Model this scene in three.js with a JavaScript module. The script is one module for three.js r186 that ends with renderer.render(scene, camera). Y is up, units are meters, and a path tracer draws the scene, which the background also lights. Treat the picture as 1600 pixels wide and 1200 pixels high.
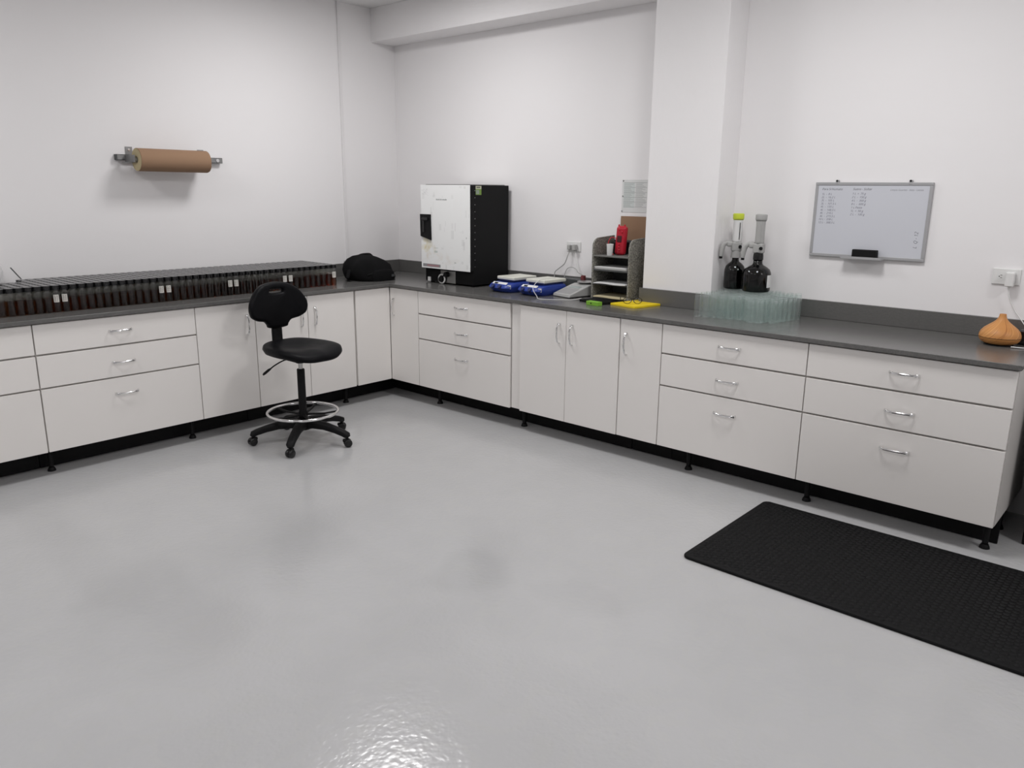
import * as THREE from 'three';
import { RoundedBoxGeometry } from 'three/addons/geometries/RoundedBoxGeometry.js';
import { mergeGeometries, mergeVertices, toCreasedNormals } from 'three/addons/utils/BufferGeometryUtils.js';
import { RectAreaLightUniformsLib } from 'three/addons/lights/RectAreaLightUniformsLib.js';

// ---------------------------------------------------------------- camera, light, exposure
const scene = new THREE.Scene();
scene.background = new THREE.Color(0x050505);
const camera = new THREE.PerspectiveCamera(52.2057, 4 / 3, 0.05, 60);
camera.position.set(4.9373, 1.6477, 4.0632);
{
  const m = new THREE.Matrix4().makeBasis(
    new THREE.Vector3(0.74627243, 0.00949898, -0.66557286),
    new THREE.Vector3(-0.16642361, 0.97080465, -0.17274698),
    new THREE.Vector3(0.6445003, 0.23968335, 0.7260656));
  camera.quaternion.setFromRotationMatrix(m);
}
scene.add(camera);
const renderer = new THREE.WebGLRenderer({ antialias: true });
renderer.toneMapping = THREE.LinearToneMapping;
renderer.toneMappingExposure = 1.0;
renderer.shadowMap.enabled = true;
RectAreaLightUniformsLib.init();
const LAMP_NITS = 24.5, LAMP_SIZE = 0.58, CEIL = 3.12;
const LAMPS = [[0.75, 0.72], [0.85, 3.8], [3.5, 0.8], [3.6, 4.0], [6.25, 0.8]];  // panels out of view, placed to light both counters, floor and right end
for (const [x, z] of LAMPS) {
  const l = new THREE.RectAreaLight(new THREE.Color(1.0, 0.985, 0.985), LAMP_NITS, LAMP_SIZE, LAMP_SIZE);
  l.position.set(x, CEIL - 0.034, z);
  l.rotation.x = -Math.PI / 2;
  scene.add(l);
}

// ---------------------------------------------------------------- helpers
let seed = 12345;
const rnd = () => { seed |= 0; seed = (seed + 0x6d2b79f5) | 0; let t = Math.imul(seed ^ (seed >>> 15), 1 | seed); t = (t + Math.imul(t ^ (t >>> 7), 61 | t)) ^ t; return ((t ^ (t >>> 14)) >>> 0) / 4294967296; };
const rr = (a, b) => a + (b - a) * rnd();
const used = {};
const numbered = (n) => { const k = used[n] ?? 0; used[n] = k + 1; return k ? `${n}_${String(k).padStart(3, '0')}` : n; };
const shade = (o) => { o.castShadow = true; o.receiveShadow = true; return o; };
function tag(o, label, category, group) { o.userData.label = label; o.userData.category = category; if (group) o.userData.group = group; return o; }
function thing(name, label, category, p = [0, 0, 0], turn = 0, group) {
  const o = new THREE.Group(); o.name = numbered(name); o.position.set(...p); o.rotation.y = turn; scene.add(o);
  return tag(o, label, category, group);
}
function part(name, g, m, parent, label) {
  const o = shade(new THREE.Mesh(g, m)); o.name = name; parent.add(o); if (label) o.userData.label = label; return o;
}
function solo(name, g, m, label, category, p = [0, 0, 0], turn = 0, group) {
  const o = shade(new THREE.Mesh(g, m)); o.name = numbered(name); o.position.set(...p); o.rotation.y = turn; scene.add(o);
  return tag(o, label, category, group);
}
function struct(name, g, m) { const o = shade(new THREE.Mesh(g, m)); o.name = name; o.userData.kind = 'structure'; scene.add(o); return o; }
const at = (g, x = 0, y = 0, z = 0, rx = 0, ry = 0, rz = 0) => { g.applyMatrix4(new THREE.Matrix4().makeRotationFromEuler(new THREE.Euler(rx, ry, rz))); g.translate(x, y, z); return g; };
const clean = (g) => { g = g.index ? g.toNonIndexed() : g; for (const k of Object.keys(g.attributes)) if (!['position', 'normal', 'uv'].includes(k)) g.deleteAttribute(k); g.clearGroups?.(); return g; };
const merge = (...gs) => mergeGeometries(gs.flat().map(clean));
const rbox = (w, h, d, r = 0.002, s = 1) => new RoundedBoxGeometry(w, h, d, s, Math.min(r, w / 2.01, h / 2.01, d / 2.01));
// box between two corners
const box = (x0, x1, y0, y1, z0, z1, r = 0.0015, s = 1) => at(rbox(x1 - x0, y1 - y0, z1 - z0, r, s), (x0 + x1) / 2, (y0 + y1) / 2, (z0 + z1) / 2);
const plainBox = (x0, x1, y0, y1, z0, z1) => at(new THREE.BoxGeometry(x1 - x0, y1 - y0, z1 - z0), (x0 + x1) / 2, (y0 + y1) / 2, (z0 + z1) / 2);
const cyl = (r0, r1, h, s = 24) => new THREE.CylinderGeometry(r0, r1, h, s);
const lathe = (pts, s = 32) => new THREE.LatheGeometry(pts.map(([x, y]) => new THREE.Vector2(x, y)), s);
const V = (x, y, z) => new THREE.Vector3(x, y, z);
const tube = (pts, r, n = 40, s = 8) => new THREE.TubeGeometry(new THREE.CatmullRomCurve3(pts.map((p) => V(...p))), n, r, s);
// a bar of changing oval section along a path, closed at its ends: secs = [half width, half height] per point
function sweep(pts, secs, seg = 14, power = 2.6, up = V(0, 1, 0)) {
  const P = pts.map((p) => V(...p)), pos = [], idx = [], uv = [];
  const ring = (c, side, top, a, b) => {
    for (let k = 0; k < seg; k++) {
      const t = (k / seg) * Math.PI * 2, ct = Math.cos(t), st = Math.sin(t);
      const x = Math.sign(ct) * Math.abs(ct) ** (2 / power) * a, y = Math.sign(st) * Math.abs(st) ** (2 / power) * b;
      const q = c.clone().addScaledVector(side, x).addScaledVector(top, y); pos.push(q.x, q.y, q.z); uv.push(k / seg, pos.length / 3 / seg);
    }
  };
  const n = P.length, frames = P.map((p, i) => {
    const d = P[Math.min(n - 1, i + 1)].clone().sub(P[Math.max(0, i - 1)]).normalize();
    const side = new THREE.Vector3().crossVectors(d, up).normalize();
    if (side.lengthSq() < 0.5) side.set(1, 0, 0);
    return [side, new THREE.Vector3().crossVectors(side, d).normalize()];
  });
  ring(P[0], ...frames[0], 1e-5, 1e-5);
  P.forEach((p, i) => ring(p, ...frames[i], ...secs[i]));
  ring(P[n - 1], ...frames[n - 1], 1e-5, 1e-5);
  for (let i = 0; i < n + 1; i++) for (let k = 0; k < seg; k++) {
    const a = i * seg + k, b = i * seg + (k + 1) % seg, c = a + seg, d = b + seg; idx.push(a, b, c, b, d, c);
  }
  const g = new THREE.BufferGeometry(); g.setAttribute('position', new THREE.Float32BufferAttribute(pos, 3)); g.setAttribute('uv', new THREE.Float32BufferAttribute(uv, 2)); g.setIndex(idx);
  return creased(g, 0.9);
}
const creased = (g, a = 0.7) => { g = g.index ? g : mergeVertices(g); g.computeVertexNormals(); return toCreasedNormals(g, a); };
// a soft solid from stacked outlines: outline(t) -> [x, z] on a unit-ish curve, rings = [scale, y] from the bottom centre to the top centre
function pebble(outline, rings, seg = 48, shape = (x, y, z) => [x, y, z], crease = 1.2) {
  const pos = [], uv = [], idx = [];
  rings.forEach(([s, y], i) => { for (let k = 0; k < seg; k++) { const [x, z] = outline((k / seg) * Math.PI * 2); const q = shape(x * s, y, z * s, s); pos.push(...q); uv.push(q[0], q[2]); } });
  for (let i = 0; i < rings.length - 1; i++) for (let k = 0; k < seg; k++) {
    const a = i * seg + k, b = i * seg + (k + 1) % seg, c = a + seg, d = b + seg; idx.push(a, c, b, b, c, d);
  }
  const g = new THREE.BufferGeometry(); g.setAttribute('position', new THREE.Float32BufferAttribute(pos, 3)); g.setAttribute('uv', new THREE.Float32BufferAttribute(uv, 2)); g.setIndex(idx);
  return creased(g, crease);
}
const superoval = (a, b, p = 3) => (t) => { const c = Math.cos(t), s = Math.sin(t); return [Math.sign(c) * Math.abs(c) ** (2 / p) * a, Math.sign(s) * Math.abs(s) ** (2 / p) * b]; };
function poly(pts, holes = []) { const s = new THREE.Shape(pts.map(([x, y]) => new THREE.Vector2(x, y))); for (const h of holes) s.holes.push(new THREE.Path(h.map(([x, y]) => new THREE.Vector2(x, y)))); return s; }
const extrude = (s, depth, bevel = 0, seg = 2, curve = 12) => new THREE.ExtrudeGeometry(s, { depth: depth - 2 * bevel, bevelEnabled: bevel > 0, bevelThickness: bevel, bevelSize: bevel, bevelOffset: -bevel, bevelSegments: seg, curveSegments: curve }).translate(0, 0, bevel);

// ---------------------------------------------------------------- textures
function hash2(x, y, s) { let h = Math.imul(x | 0, 374761393) + Math.imul(y | 0, 668265263) + Math.imul(s | 0, 974634777); h = Math.imul(h ^ (h >>> 13), 1274126177); return ((h ^ (h >>> 16)) >>> 0) / 4294967296; }
function noiseT(x, y, per, s) {
  const xi = Math.floor(x), yi = Math.floor(y), f = x - xi, g = y - yi, u = f * f * (3 - 2 * f), v = g * g * (3 - 2 * g), w = (a) => ((a % per) + per) % per;
  const a = hash2(w(xi), w(yi), s), b = hash2(w(xi + 1), w(yi), s), c = hash2(w(xi), w(yi + 1), s), d = hash2(w(xi + 1), w(yi + 1), s);
  return a + (b - a) * u + (c - a) * v + (a - b - c + d) * u * v;
}
function fbm(x, y, per, s, oct) { let t = 0, a = 0.5, n = 0; for (let i = 0; i < oct; i++) { t += a * noiseT(x * 2 ** i, y * 2 ** i, per * 2 ** i, s + i * 17); n += a; a *= 0.5; } return t / n; }
function dataTex(n, fn, srgb = true, rep = 1) {
  const d = new Uint8Array(n * n * 4);
  for (let j = 0; j < n; j++) for (let i = 0; i < n; i++) { const c = fn(i / n, j / n, i, j), k = (j * n + i) * 4; d[k] = c[0]; d[k + 1] = c[1]; d[k + 2] = c[2]; d[k + 3] = 255; }
  const t = new THREE.DataTexture(d, n, n); t.wrapS = t.wrapT = THREE.RepeatWrapping; t.magFilter = THREE.LinearFilter; t.minFilter = THREE.LinearFilter;
  if (srgb) t.colorSpace = THREE.SRGBColorSpace; t.repeat.set(rep, rep); t.needsUpdate = true; return t;
}
function canvasTex(w, h, draw) {
  const c = document.createElement('canvas'); c.width = w; c.height = h; draw(c.getContext('2d'), w, h);
  const t = new THREE.CanvasTexture(c); t.colorSpace = THREE.SRGBColorSpace; t.magFilter = THREE.LinearFilter; return t;
}
const grey = (v) => [v, v, v];
const std = (o) => new THREE.MeshStandardMaterial(o);
const phy = (o) => new THREE.MeshPhysicalMaterial(o);

// floor: grey epoxy, worn patches at their places (uv in metres / 8)
const stains = [[2.66, 1.74, 0.17, 0.2, 12], [1.72, 2.0, 0.34, 0.2, 7], [2.05, 2.85, 0.4, 0.28, 7], [1.75, 2.85, 0.3, 0.2, 5], [3.13, 1.62, 0.2, 0.12, 5], [1.2, 2.9, 0.7, 0.12, 5]];
const floorTex = dataTex(1024, (u, v) => {
  const x = u * 8, z = v * 8;
  let k = 184 + (fbm(u * 7, v * 7, 7, 3, 4) - 0.5) * 11 + (fbm(u * 60, v * 60, 60, 9, 2) - 0.5) * 4;
  const wob = (fbm(u * 26, v * 26, 26, 21, 3) - 0.5) * 3.2;
  for (const [cx, cz, a, b, d] of stains) { const q = ((x - cx) / a) ** 2 + ((z - cz) / b) ** 2 + wob; if (q < 1.6) k -= d * 0.45 * Math.min(1, (1.6 - q) * 0.9); }
  return [k, k, k * 1.004];
});
const floorBump = dataTex(512, (u, v) => grey(fbm(u * 64, v * 64, 64, 5, 2) * 255), false, 8);
const speckTex = dataTex(256, (u, v, i, j) => { const h = hash2(i, j, 7), k = 96 + (fbm(u * 40, v * 40, 40, 2, 2) - 0.5) * 12 + (h > 0.93 ? 24 : h < 0.07 ? -20 : 0); return [k * 1.01, k, k * 0.985]; }, true, 3);
const graniteTex = dataTex(256, (u, v) => { const a = fbm(u * 34, v * 34, 34, 4, 3), b = fbm(u * 60, v * 60, 60, 8, 2); const k = 120 + (a - 0.5) * 150 + (b > 0.64 ? 38 : b < 0.36 ? -48 : 0); return [k, k * 0.985, k * 0.93]; }, true, 8);
const wallBump = dataTex(256, (u, v) => grey(fbm(u * 24, v * 24, 24, 31, 4) * 255), false, 2);
const leatherBump = dataTex(256, (u, v) => grey(fbm(u * 50, v * 50, 50, 41, 3) * 255), false, 5);
const fabricTex = dataTex(128, (u, v, i, j) => grey(120 + ((i + (j >> 1)) % 4 < 2 ? 60 : 0) + hash2(i, j, 3) * 60), false, 20);

// ---------------------------------------------------------------- materials
const M = {
  wall: std({ color: new THREE.Color().setRGB(0.88, 0.865, 0.868), roughness: 0.85, bumpMap: wallBump, bumpScale: 0.0012 }),
  ceiling: std({ color: new THREE.Color().setRGB(0.82, 0.815, 0.81), roughness: 0.95 }),
  floor: phy({ map: floorTex, roughness: 0.16, bumpMap: floorBump, bumpScale: 0.0007, specularIntensity: 0.8 }),
  cab: std({ color: new THREE.Color().setRGB(0.84, 0.812, 0.785), roughness: 0.42 }),
  cabSide: std({ color: new THREE.Color().setRGB(0.66, 0.635, 0.61), roughness: 0.5 }),
  top: std({ map: speckTex, roughness: 0.22 }),
  chrome: std({ color: new THREE.Color().setRGB(0.8, 0.8, 0.8), metalness: 1, roughness: 0.14 }),
  satin: std({ color: new THREE.Color().setRGB(0.55, 0.55, 0.54), metalness: 1, roughness: 0.35 }),
  steel: std({ color: new THREE.Color().setRGB(0.3, 0.3, 0.3), metalness: 0.9, roughness: 0.45 }),
  black: phy({ specularIntensity: 0.35, color: new THREE.Color().setRGB(0.007, 0.007, 0.0075), roughness: 0.55 }),
  blackGloss: phy({ specularIntensity: 0.9, color: new THREE.Color().setRGB(0.006, 0.006, 0.0065), roughness: 0.25 }),
  capBlack: std({ color: new THREE.Color().setRGB(0.012, 0.012, 0.013), roughness: 0.17 }),
  foam: phy({ specularIntensity: 0.18, color: new THREE.Color().setRGB(0.005, 0.005, 0.006), roughness: 0.42, bumpMap: leatherBump, bumpScale: 0.0008 }),
  cloth: phy({ specularIntensity: 0.35, color: new THREE.Color().setRGB(0.005, 0.005, 0.0055), roughness: 0.95, bumpMap: fabricTex, bumpScale: 0.0006 }),
  rubber: phy({ specularIntensity: 0.35, color: new THREE.Color().setRGB(0.0055, 0.0055, 0.006), roughness: 0.65 }),
  white: std({ color: new THREE.Color().setRGB(0.78, 0.78, 0.77), roughness: 0.4 }),
  offwhite: std({ color: new THREE.Color().setRGB(0.7, 0.7, 0.62), roughness: 0.35 }),
  greyPlastic: std({ color: new THREE.Color().setRGB(0.4, 0.4, 0.39), roughness: 0.45 }),
  darkGrey: std({ color: new THREE.Color().setRGB(0.07, 0.075, 0.075), roughness: 0.5 }),
  paper: std({ color: new THREE.Color().setRGB(0.75, 0.75, 0.74), roughness: 0.9 }),
  manila: std({ color: new THREE.Color().setRGB(0.62, 0.55, 0.36), roughness: 0.9 }),
  blue: std({ color: new THREE.Color().setRGB(0.02, 0.05, 0.3), roughness: 0.35 }),
  navy: std({ color: new THREE.Color().setRGB(0.012, 0.02, 0.1), roughness: 0.4 }),
  red: std({ color: new THREE.Color().setRGB(0.5, 0.012, 0.03), roughness: 0.3 }),
  yellow: std({ color: new THREE.Color().setRGB(0.85, 0.63, 0.01), roughness: 0.6 }),
  green: std({ color: new THREE.Color().setRGB(0.2, 0.45, 0.04), roughness: 0.6 }),
  lime: std({ color: new THREE.Color().setRGB(0.6, 0.7, 0.05), roughness: 0.4 }),
  granite: std({ map: graniteTex, roughness: 0.75 }),
  card: std({ color: new THREE.Color().setRGB(0.29, 0.18, 0.11), roughness: 0.9 }),
  kraft: std({ color: new THREE.Color().setRGB(0.31, 0.19, 0.115), roughness: 0.85 }),
  paperEnd: std({ color: new THREE.Color().setRGB(0.5, 0.42, 0.25), roughness: 0.9 }),
  clear: phy({ color: new THREE.Color().setRGB(0.97, 0.975, 0.96), transmission: 1, thickness: 0, roughness: 0.2, ior: 1.5 }),
  jar: phy({ color: new THREE.Color().setRGB(0.958, 0.987, 0.98), transmission: 1, thickness: 0, roughness: 0.2, ior: 1.85 }),
  lens: phy({ color: 0xffffff, transmission: 1, thickness: 0, roughness: 0.02, ior: 1.5 }),
  amber: phy({ specularIntensity: 0.35, color: new THREE.Color().setRGB(0.45, 0.2, 0.12), transmission: 1, thickness: 0.05, roughness: 0.04, ior: 1.5, attenuationColor: new THREE.Color().setRGB(0.22, 0.05, 0.02), attenuationDistance: 0.009 }),
  bag: phy({ color: new THREE.Color().setRGB(0.9, 0.9, 0.9), transmission: 0.5, thickness: 0, roughness: 0.5 }),
  lampGlow: std({ color: 0xffffff, emissive: 0xffffff, emissiveIntensity: 1.6, roughness: 0.6 }),
};
const liquids = [[0.5, 0.2, 0.05], [0.42, 0.2, 0.06], [0.55, 0.17, 0.05]].map((c) => phy({ color: 0xffffff, transmission: 1, thickness: 0.04, roughness: 0.03, ior: 1.33, attenuationColor: new THREE.Color().setRGB(...c), attenuationDistance: 0.032 }));

// ---------------------------------------------------------------- the setting
const X0 = -0.72, Z0 = -0.72, X1 = 7.2, Z1 = 7.2, CT = 0.914, FL = -0.025;
{
  const f = plainBox(X0 - 0.15, X1 + 0.15, FL - 0.15, FL, Z0 - 0.15, Z1 + 0.15);
  const p = f.attributes.position, uv = f.attributes.uv; for (let i = 0; i < p.count; i++) uv.setXY(i, p.getX(i) / 8, p.getZ(i) / 8);
  struct('floor', f, M.floor);
  struct('ceiling', plainBox(X0 - 0.15, X1 + 0.15, CEIL, CEIL + 0.15, Z0 - 0.15, Z1 + 0.15), M.ceiling);
  struct('wall_left', plainBox(X0 - 0.15, X0, FL, CEIL, Z0 - 0.15, Z1 + 0.15), M.wall);
  struct('wall_back', plainBox(X0, X1, FL, CEIL, Z0 - 0.15, Z0), M.wall);
  struct('wall_right', plainBox(X1, X1 + 0.15, FL, CEIL, Z0 - 0.15, Z1 + 0.15), M.wall);
  struct('wall_front', plainBox(X0, X1, FL, CEIL, Z1, Z1 + 0.15), M.wall);
  struct('column', box(2.075, 2.58, FL, CEIL, Z0, -0.48, 0.004, 2), M.wall);
  struct('ceiling_beam', box(X0, 2.075, 2.855, CEIL, Z0, -0.465, 0.003, 1), M.wall);
  struct('trim_1', box(X0, X0 + 0.014, 1.02, CEIL, -0.142, -0.118, 0.003, 2), M.wall);
}
for (const [x, z] of LAMPS) {
  const t = thing('unseen_ceiling_light', 'unseen square ceiling panel light, out of view, lighting the counters, walls and floor', 'ceiling light', [x, CEIL, z], 0, 'unseen panel lights in the ceiling');
  const fr = []; for (const s of [-1, 1]) fr.push(box(-0.31, 0.31, -0.03, 0, s * 0.3 - 0.012, s * 0.3 + 0.012), box(s * 0.3 - 0.012, s * 0.3 + 0.012, -0.03, 0, -0.29, 0.29));
  part('frame', merge(fr), M.white, t);
  part('diffuser', box(-0.288, 0.288, -0.028, -0.004, -0.288, 0.288), M.lampGlow, t);
}

// ---------------------------------------------------------------- base cabinets
// a bow handle lying along x, its feet on z = 0
const bow = (() => {
  const pts = [], secs = [];
  for (let i = 0; i <= 16; i++) { const t = (i / 16) * Math.PI, c = Math.cos(t), s = Math.sin(t); pts.push([-0.068 * c, 0, 0.03 * s ** 0.8]); secs.push([0.0042, 0.0055 + 0.003 * Math.abs(c) ** 3]); }
  return sweep(pts, secs, 10, 2.2, V(0, 1, 0));
})();
const bowUp = bow.clone().rotateZ(Math.PI / 2);
const legShape = merge(at(cyl(0.016, 0.014, 0.11, 16), 0, 0.058, 0), at(cyl(0.016, 0.022, 0.012, 20), 0, FL + 0.016, 0), at(cyl(0.022, 0.024, 0.01, 20), 0, FL + 0.005, 0), at(cyl(0.03, 0.022, 0.012, 16), 0, 0.116, 0));
const B0 = 0.125, B1 = 0.885, DT = 0.018, DEPTH = 0.69;
function carcass(t, w, cells = [], DEPTH = 0.69) {
  const g = [plainBox(0, 0.016, B0 + 0.003, B1 + 0.004, -DEPTH, -DT - 0.002), plainBox(w - 0.016, w, B0 + 0.003, B1 + 0.004, -DEPTH, -DT - 0.002), plainBox(0.016, w - 0.016, B0 + 0.003, B0 + 0.019, -DEPTH, -DT - 0.002), plainBox(0.016, w - 0.016, B0 + 0.019, B1, -DEPTH, -DEPTH + 0.006), plainBox(0.016, w - 0.016, B1 - 0.014, B1 + 0.004, -DEPTH, -DT - 0.002)];
  for (const y of cells) g.push(plainBox(0.016, w - 0.016, y - 0.008, y + 0.008, -0.1, -DT - 0.004));
  part('carcass', merge(g), M.cabSide, t);
}
function legs(t, xs) { for (const x of xs) { part('leg', legShape, M.black, t).position.set(x, 0, -0.115); part('leg', legShape, M.black, t).position.set(x, 0, -0.43); } }
function drawerUnit(label, p, turn, w, legXs, hx = w / 2) {
  const t = thing('drawer_cabinet', label, 'cabinet', p, turn);
  carcass(t, w, [0.7045, 0.507]); shade_board(t, w);
  for (const [y0, y1, hy] of [[0.7095, B1 - 0.003, 0.797], [0.512, 0.699, 0.602], [B0, 0.502, 0.406]]) {
    const d = part('drawer', box(0.0022, w - 0.0022, y0, y1, -DT, 0, 0.0015, 2), M.cab, t);
    part('handle', bow, M.chrome, d, 'curved chrome bow handle').position.set(hx, hy, 0);
  }
  legs(t, legXs); return t;
}
function shade_board(t, w, x = 0) { part('shade_board', box(x + 0.001, w - 0.001, FL + 0.003, B0 + 0.002, -0.215, -0.2, 0.001), M.black, t, 'black board standing in for the deep shade under the cabinet'); }  // no real board: black strip stands for the dark void under the units
function doorUnit(label, p, turn, w, doors, legXs, extra, depth) {
  const t = thing('door_cabinet', label, 'cabinet', p, turn);
  carcass(t, w, [], depth); shade_board(t, w);
  for (const [x0, x1, hx] of doors) {
    const d = part('door', box(x0, x1, B0, B1 - 0.003, -DT, 0, 0.0015, 2), M.cab, t);
    if (hx != null) part('handle', bowUp, M.chrome, d, 'curved chrome bow handle').position.set(hx, 0.729, 0);
  }
  legs(t, legXs); extra?.(t); return t;
}
const LT = Math.PI / 2;   // units along the left wall face +x; their local x runs towards -z
drawerUnit('white three-drawer base cabinet cut off by the left picture edge', [0, 0, 3.555], LT, 0.956, [0.1]);
drawerUnit('white three-drawer cabinet on the left wall, second from the left picture edge', [0, 0, 2.596], LT, 0.957, [0.035, 0.922], 0.478);
doorUnit('white single-door base cabinet just left of the black chair', [0, 0, 1.638], LT, 0.43, [[0.002, 0.427, 0.366]], []);
doorUnit('white two-door base cabinet standing behind the black chair', [0, 0, 1.207], LT, 0.852, [[0.002, 0.427, 0.37], [0.431, 0.847, 0.488]], [0.82]);
doorUnit('white two-door cabinet under the stirrers and balance, filler strip on its left', [1.312, 0, 0.004], 0, 0.918, [[0.094, 0.4935, 0.438], [0.497, 0.9155, 0.545]], [0.045], (t) => part('filler_panel', box(0.002, 0.09, B0 + 0.004, B1 - 0.003, -0.035, -0.019, 0.001), M.cab, t), 0.47);
drawerUnit('white three-drawer base cabinet below the black oven', [0.341, 0, 0], 0, 0.967, [0.115], 0.48);
doorUnit('white narrow single-door cabinet under the yellow pad', [2.231, 0, 0], 0, 0.3, [[0.002, 0.297, 0.048]], [], null, 0.47);
drawerUnit('white three-drawer base cabinet below the clear empty bottles', [2.532, 0, 0], 0, 0.881, [0.17], 0.437);
drawerUnit('white three-drawer base cabinet at the right end, under the onion-shaped diffuser', [3.414, 0, 0], 0, 0.949, [0.03, 0.91], 0.478);
{
  const t = thing('corner_cabinet', 'white corner base cabinet with doors meeting in the inner angle of the counter', 'cabinet', [0, 0, 0]);
  part('carcass', merge(plainBox(-DEPTH, 0.338, B0 + 0.003, B0 + 0.019, -DEPTH, -0.02), plainBox(-DEPTH, -0.02, B0 + 0.003, B0 + 0.019, -0.02, 0.35), plainBox(0.322, 0.338, B0 + 0.019, B1 + 0.004, -DEPTH, -0.02), plainBox(-DEPTH, -0.02, B0 + 0.019, B1 + 0.004, 0.335, 0.351), plainBox(-DEPTH, 0.338, B0 + 0.019, B1, -DEPTH, -DEPTH + 0.006), plainBox(-DEPTH, -DEPTH + 0.006, B0 + 0.019, B1, -DEPTH, 0.335)), M.cabSide, t);
  part('door', box(-DT, 0, B0, B1 - 0.003, 0.002, 0.341, 0.0015, 2), M.cab, t);
  const d = part('door', box(0.003, 0.3375, B0, B1 - 0.003, -DT, 0, 0.0015, 2), M.cab, t);
  part('handle', bowUp, M.chrome, d, 'curved chrome bow handle').position.set(0.05, 0.729, 0);
  part('shade_board', merge(box(-0.2, 0.34, FL + 0.003, B0 + 0.002, -0.215, -0.2, 0.001), box(-0.215, -0.2, FL + 0.003, B0 + 0.002, -0.215, 0.353, 0.001)), M.black, t, 'black board standing in for the deep shade under the cabinet');  // same black stand-in for the shade below the corner unit
  for (const [x, z] of [[-0.3, -0.6], [-0.6, -0.3], [0.25, -0.55]]) part('leg', legShape, M.black, t).position.set(x, 0, z);
}
// worktop with its backsplash
{
  const t = thing('worktop', 'dark grey speckled L-shaped worktop running round the corner', 'worktop');
  const s = poly([[X0 + 0.001, -Z0 - 0.001], [2.074, -Z0 - 0.001], [2.074, 0.479], [2.581, 0.479], [2.581, -Z0 - 0.001], [4.374, -Z0 - 0.001], [4.374, -0.02], [0.022, -0.02], [0.022, -3.56], [X0 + 0.001, -3.56]]);
  const g = extrude(s, CT - 0.889, 0.0025, 2); g.rotateX(-Math.PI / 2); g.translate(0, 0.889, 0);
  part('slab', g, M.top, t);
  const bs = (x0, x1, z0, z1) => box(x0, x1, CT + 0.0004, 1.02, z0, z1, 0.002, 2), W = 0.0006;
  const strip = (g, label) => solo('backsplash', g, M.top, label, 'backsplash');
  strip(bs(X0 + W, X0 + 0.02, Z0 + 0.0206, 3.56), 'dark grey backsplash strip along the left wall behind the bottles and backpack');
  strip(bs(X0 + W, 2.074, Z0 + W, Z0 + 0.02), 'dark grey backsplash strip behind the oven and stirrers');
  strip(bs(2.06, 2.6, -0.4794, -0.46), 'short dark grey backsplash strip across the white column');
  strip(bs(2.581, 2.6, Z0 + 0.0206, -0.48), 'dark grey backsplash piece on the right side of the column, behind the clear bottles');
  strip(bs(2.581, 4.374, Z0 + W, Z0 + 0.02), 'dark grey backsplash strip below the whiteboard');
}

// ---------------------------------------------------------------- bottles
const SEG = 16;
const shellShape = lathe([[0, 0.002], [0.018, 0.0015], [0.0215, 0.0], [0.0236, 0.004], [0.0236, 0.103], [0.0232, 0.112], [0.0222, 0.12], [0.0206, 0.1265], [0.0192, 0.13], [0.0185, 0.132], [0.0185, 0.135], [0.0195, 0.1355], [0.0195, 0.138], [0.0185, 0.1385], [0.0185, 0.144]], SEG);
const liquidShape = lathe([[0, 0.004], [0.0205, 0.0035], [0.0222, 0.006], [0.0222, 0.0875], [0.0215, 0.0885], [0, 0.0885]], SEG);
const capShape = lathe([[0, 0.161], [0.0226, 0.161], [0.0239, 0.1597], [0.0239, 0.1345], [0.0187, 0.1345], [0.0187, 0.15], [0, 0.15]], 20);
const stickerTex = canvasTex(64, 96, (c, w, h) => {
  c.fillStyle = '#d8d6d0'; c.fillRect(0, 0, w, h); c.fillStyle = '#55504a';
  for (let r = 0; r < 6; r++) for (let k = 0; k < 2; k++) { c.fillRect(10 + k * 26, 12 + r * 13, 14 + ((r * 7 + k * 5) % 8), 5); }
});
const stickerM = std({ map: stickerTex, roughness: 0.8 });
const stickerShape = new THREE.CylinderGeometry(0.0242, 0.0242, 0.045, 10, 1, true, Math.PI / 2 - 0.62 - 0.3, 1.24).translate(0, 0.084, 0);
const PITCH = 0.0486, GROUP_F = 'unlabelled front-row bottles on the left counter', GROUP_B = 'bottles in the rows behind the front row';
const rowCount = (i) => (i < 4 ? 48 : i < 7 ? 46 : 43);
const protoBottle = new THREE.Group();
part('glass', shellShape, M.clear, protoBottle); part('liquid', liquidShape, liquids[0], protoBottle); part('cap', capShape, M.capBlack, protoBottle);
const stickers = { 41: 'left one of the labelled pair nearest the left picture edge', 40: 'right one of the labelled pair nearest the left picture edge', 28: 'left one of the labelled pair above the wide drawers', 27: 'right one of the labelled pair above the wide drawers', 18: 'left one of the labelled pair just left of the chair back', 17: 'right one of the labelled pair just left of the chair back', 9: 'left one of the labelled pair just right of the chair back top', 8: 'right one of the labelled pair just right of the chair back top', 0: 'end bottle of the front row beside the black backpack' };
const ORD = ['', 'first', 'second', 'third', 'fourth', 'fifth', 'sixth', 'seventh', 'eighth', 'ninth', 'tenth', 'eleventh', 'twelfth'];
function placeBottle(o, i, k) {
  o.position.set(-0.2 - PITCH * i + rr(-0.0003, 0.0003), CT, 0.395 + PITCH * k + rr(-0.0003, 0.0003)); o.rotation.y = rr(-0.25, 0.25);
}
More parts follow.
